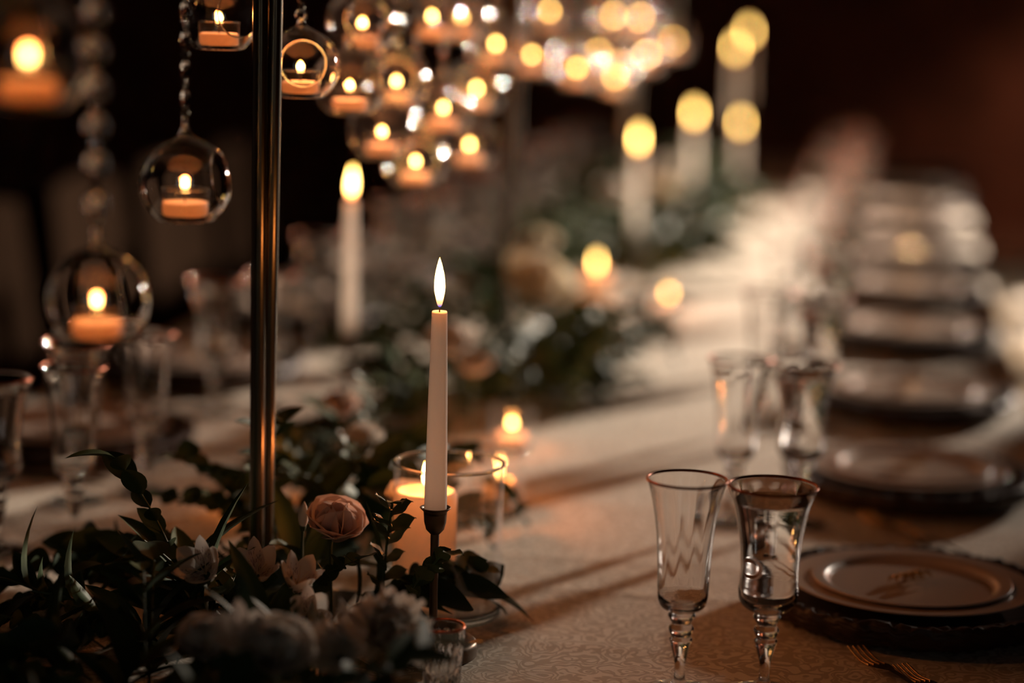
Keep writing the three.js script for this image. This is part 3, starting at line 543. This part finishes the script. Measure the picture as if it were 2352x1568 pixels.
function carnationProto(mat) {
  const t = new THREE.Group();
  for (let k = 0; k < 30; k++) { const f = k / 30, p = obj('petal', frills[k % 2], mat, t); p.rotation.order = 'YXZ'; p.rotation.set(-1.45 + 1.35 * f, k * 2.4, 0.2 * ((k % 5) - 2)); p.position.y = 0.006 * (1 - f); p.scale.setScalar(0.85 + 0.2 * f); }
  obj('calyx', lathe(smooth([[0, -0.02], [0.006, -0.018], [0.007, -0.006], [0.008, 0.004], [0, 0.006]], 8), 12), M.stem, t);
  return t;
}
function budProto() {
  const t = new THREE.Group();
  for (let k = 0; k < 3; k++) { const p = obj('petal', grid(5, 8, (u, v) => { const a = (u - 0.5) * 2.5, r = 0.0062 * Math.pow(Math.sin(Math.PI * (0.05 + 0.95 * Math.pow(v, 0.8))), 0.8); return [Math.sin(a) * r, v * 0.036, Math.cos(a) * r]; }), PM.white, t); p.rotation.y = k * 2.094; }
  obj('calyx', lathe(smooth([[0, -0.006], [0.003, -0.004], [0.004, 0.002], [0.002, 0.005], [0, 0.006]], 8), 10), M.stem, t);
  return t;
}
const FP = { alstroemeria: alstroProto(), white_rose: roseProto(PM.white), blush_rose: roseProto(PM.blush), cream_rose: roseProto(PM.cream), carnation: carnationProto(PM.blush), white_carnation: carnationProto(PM.white), flower_bud: budProto() };
const flowerText = {
  alstroemeria: ['open white alstroemeria with dark streaks on the inner petals', 'streaked white alstroemerias'], white_rose: ['open white rose among the foliage', 'white roses of the runner'], blush_rose: ['loose blush rose beside the foot of the gold rods', 'blush roses'], cream_rose: ['full cream rose among the foliage', 'cream roses of the runner'],
  carnation: ['frilled blush pink carnation among the foliage', 'blush carnations'], white_carnation: ['frilled white carnation with layered petals', 'white carnations'], flower_bud: ['closed pale flower bud standing upright among leaves', 'pale flower buds'],
};
function flower(kind, x, y, z, yaw, tilt, s = 1) {
  const t = FP[kind].clone(); t.name = numbered(kind); t.position.set(x, y, z); aim(t, yaw, tilt); t.scale.setScalar(s); scene.add(t);
  // the stem leans back from the head down to the table
  const down = V(0, -(y - TOP - 0.004), 0).applyQuaternion(new THREE.Quaternion().setFromEuler(t.rotation).invert()).divideScalar(s), neck = V(0, -0.02, 0);
  obj('stem', new THREE.TubeGeometry(new THREE.CatmullRomCurve3([V(0, -0.004, 0), neck, neck.clone().lerp(down, 0.55), down]), 8, 0.0018 / s, 5), M.stem, t);
  return tag(t, flowerText[kind][0], 'flower', flowerText[kind][1]);
}
flower('alstroemeria', -0.616, 0.842, -2.066, 0.25, 0.75, 1.05);
flower('alstroemeria', -0.57, 0.838, -2.045, 0.7, 0.5, 0.95);
flower('alstroemeria', -0.662, 0.845, -2.05, -0.1, 0.9, 1.1);
flower('alstroemeria', -0.548, 0.82, -2.02, 0.3, 1.0, 0.95);
flower('blush_rose', -0.562, 0.868, -2.165, 0.5, 0.55, 0.95);
flower('flower_bud', -0.595, 0.872, -2.165, 0.4, 0.3, 0.9);
flower('flower_bud', -0.537, 0.81, -2.0, -0.2, 0.1, 1.0); flower('flower_bud', -0.53, 0.805, -2.0, 0.5, 0.15, 0.85);
flower('white_carnation', -0.445, 0.835, -1.9, 0.5, 0.6, 1.45);
flower('white_carnation', -0.47, 0.84, -1.84, 0.0, 0.6, 1.0);
flower('white_rose', -0.515, 0.85, -1.79, 0.3, 0.6, 1.0); flower('alstroemeria', -0.55, 0.855, -1.8, 0.2, 0.7, 1.1); flower('white_rose', -0.6, 0.835, -1.85, 0.3, 0.6, 0.8);
flower('white_rose', -0.525, 0.845, -2.36, 0.6, 0.4, 0.9);
for (const [kind, x, y, z, s] of [
  ['cream_rose', -0.605, 0.905, -3.62, 2.0], ['white_rose', -0.64, 0.885, -3.16, 1.2], ['white_rose', -0.6, 0.865, -3.12, 0.9], ['cream_rose', -0.68, 0.9, -4.2, 1.3], ['white_rose', -0.64, 0.93, -5.0, 1.3], ['cream_rose', -0.58, 0.91, -5.4, 1.2], ['white_rose', -0.62, 0.9, -5.95, 1.4], ['white_carnation', -0.64, 0.86, -2.6, 0.9], ['carnation', -0.72, 0.86, -2.8, 0.9],
]) flower(kind, x, y, z, rr(-0.4, 0.9), rr(0.1, 0.7), s);

// ---------------------------------------------------------------- chairs
const chair = thing('banquet_chair', 'dark wooden high-back banquet chair with a cream seat cushion, brightly lit side', 'chair', [0.53, 0, -2.45], -Math.PI / 2, 'chairs along the table');
{
  for (const sx of [-1, 1]) { obj('leg', tube([[sx * 0.18, 0.006, 0.19], [sx * 0.18, 0.43, 0.18]].map((p) => V(...p)), 0.013, 4, 10), M.wood, chair); obj('leg', tube([[sx * 0.18, 0.006, -0.2], [sx * 0.17, 0.44, -0.18], [sx * 0.19, 1.04, -0.245]], 0.013, 10, 10), M.wood, chair); }
  obj('seat', new THREE.BoxGeometry(0.4, 0.03, 0.4, 1, 1, 1).translate(0, 0.435, 0), M.wood, chair);
  obj('cushion', grid(12, 12, (u, v) => { const a = u * 2 - 1, b = v * 2 - 1, e = (1 - Math.pow(a, 6)) * (1 - Math.pow(b, 6)); return [a * 0.2, 0.45 + 0.045 * Math.sqrt(Math.max(0, e)), -b * 0.2]; }), M.cushion, chair);
  obj('backrest', grid(10, 14, (u, v) => { const a = u * 2 - 1, w = 0.205 * (1 - 0.06 * Math.pow(v, 4)); return [a * w, 0.5 + 0.56 * v - 0.02 * a * a * v, -0.185 - 0.06 * v + 0.02 * a * a]; }), M.wood, chair);
  obj('back_panel', grid(10, 14, (u, v) => { const a = u * 2 - 1; return [-a * 0.205 * (1 - 0.06 * Math.pow(v, 4)), 0.5 + 0.56 * v - 0.02 * a * a * v, -0.215 - 0.06 * v + 0.02 * a * a]; }), M.wood, chair);
  obj('top_rail', tube([[-0.195, 1.04, -0.24], [0, 1.062, -0.262], [0.195, 1.04, -0.24]], 0.016, 10, 10), M.wood, chair);
  for (const [a, b] of [[[-0.18, 0.2, 0.19], [0.18, 0.2, 0.19]], [[-0.18, 0.16, 0.18], [-0.18, 0.16, -0.19]], [[0.18, 0.16, 0.18], [0.18, 0.16, -0.19]]]) obj('stretcher', tube([a, a.map((v, i) => (v + b[i]) / 2), b], 0.008, 4, 8), M.wood, chair);
}
for (const z of [-3.05, -3.65, -4.3, -4.92, -5.52, -6.12, -6.74, -7.34, -7.92]) dup(chair, [0.53, 0, z], -Math.PI / 2 + rr(-0.08, 0.08));
for (const z of [-2.5, -3.1, -3.7, -4.3, -4.9, -5.5, -6.1, -6.7, -7.3]) dup(chair, [-1.66, 0, z], Math.PI / 2 + rr(-0.1, 0.1), 'dark wooden high-back banquet chair with a cream seat cushion, dim side').scale.y = 0.88;

renderer.render(scene, camera);
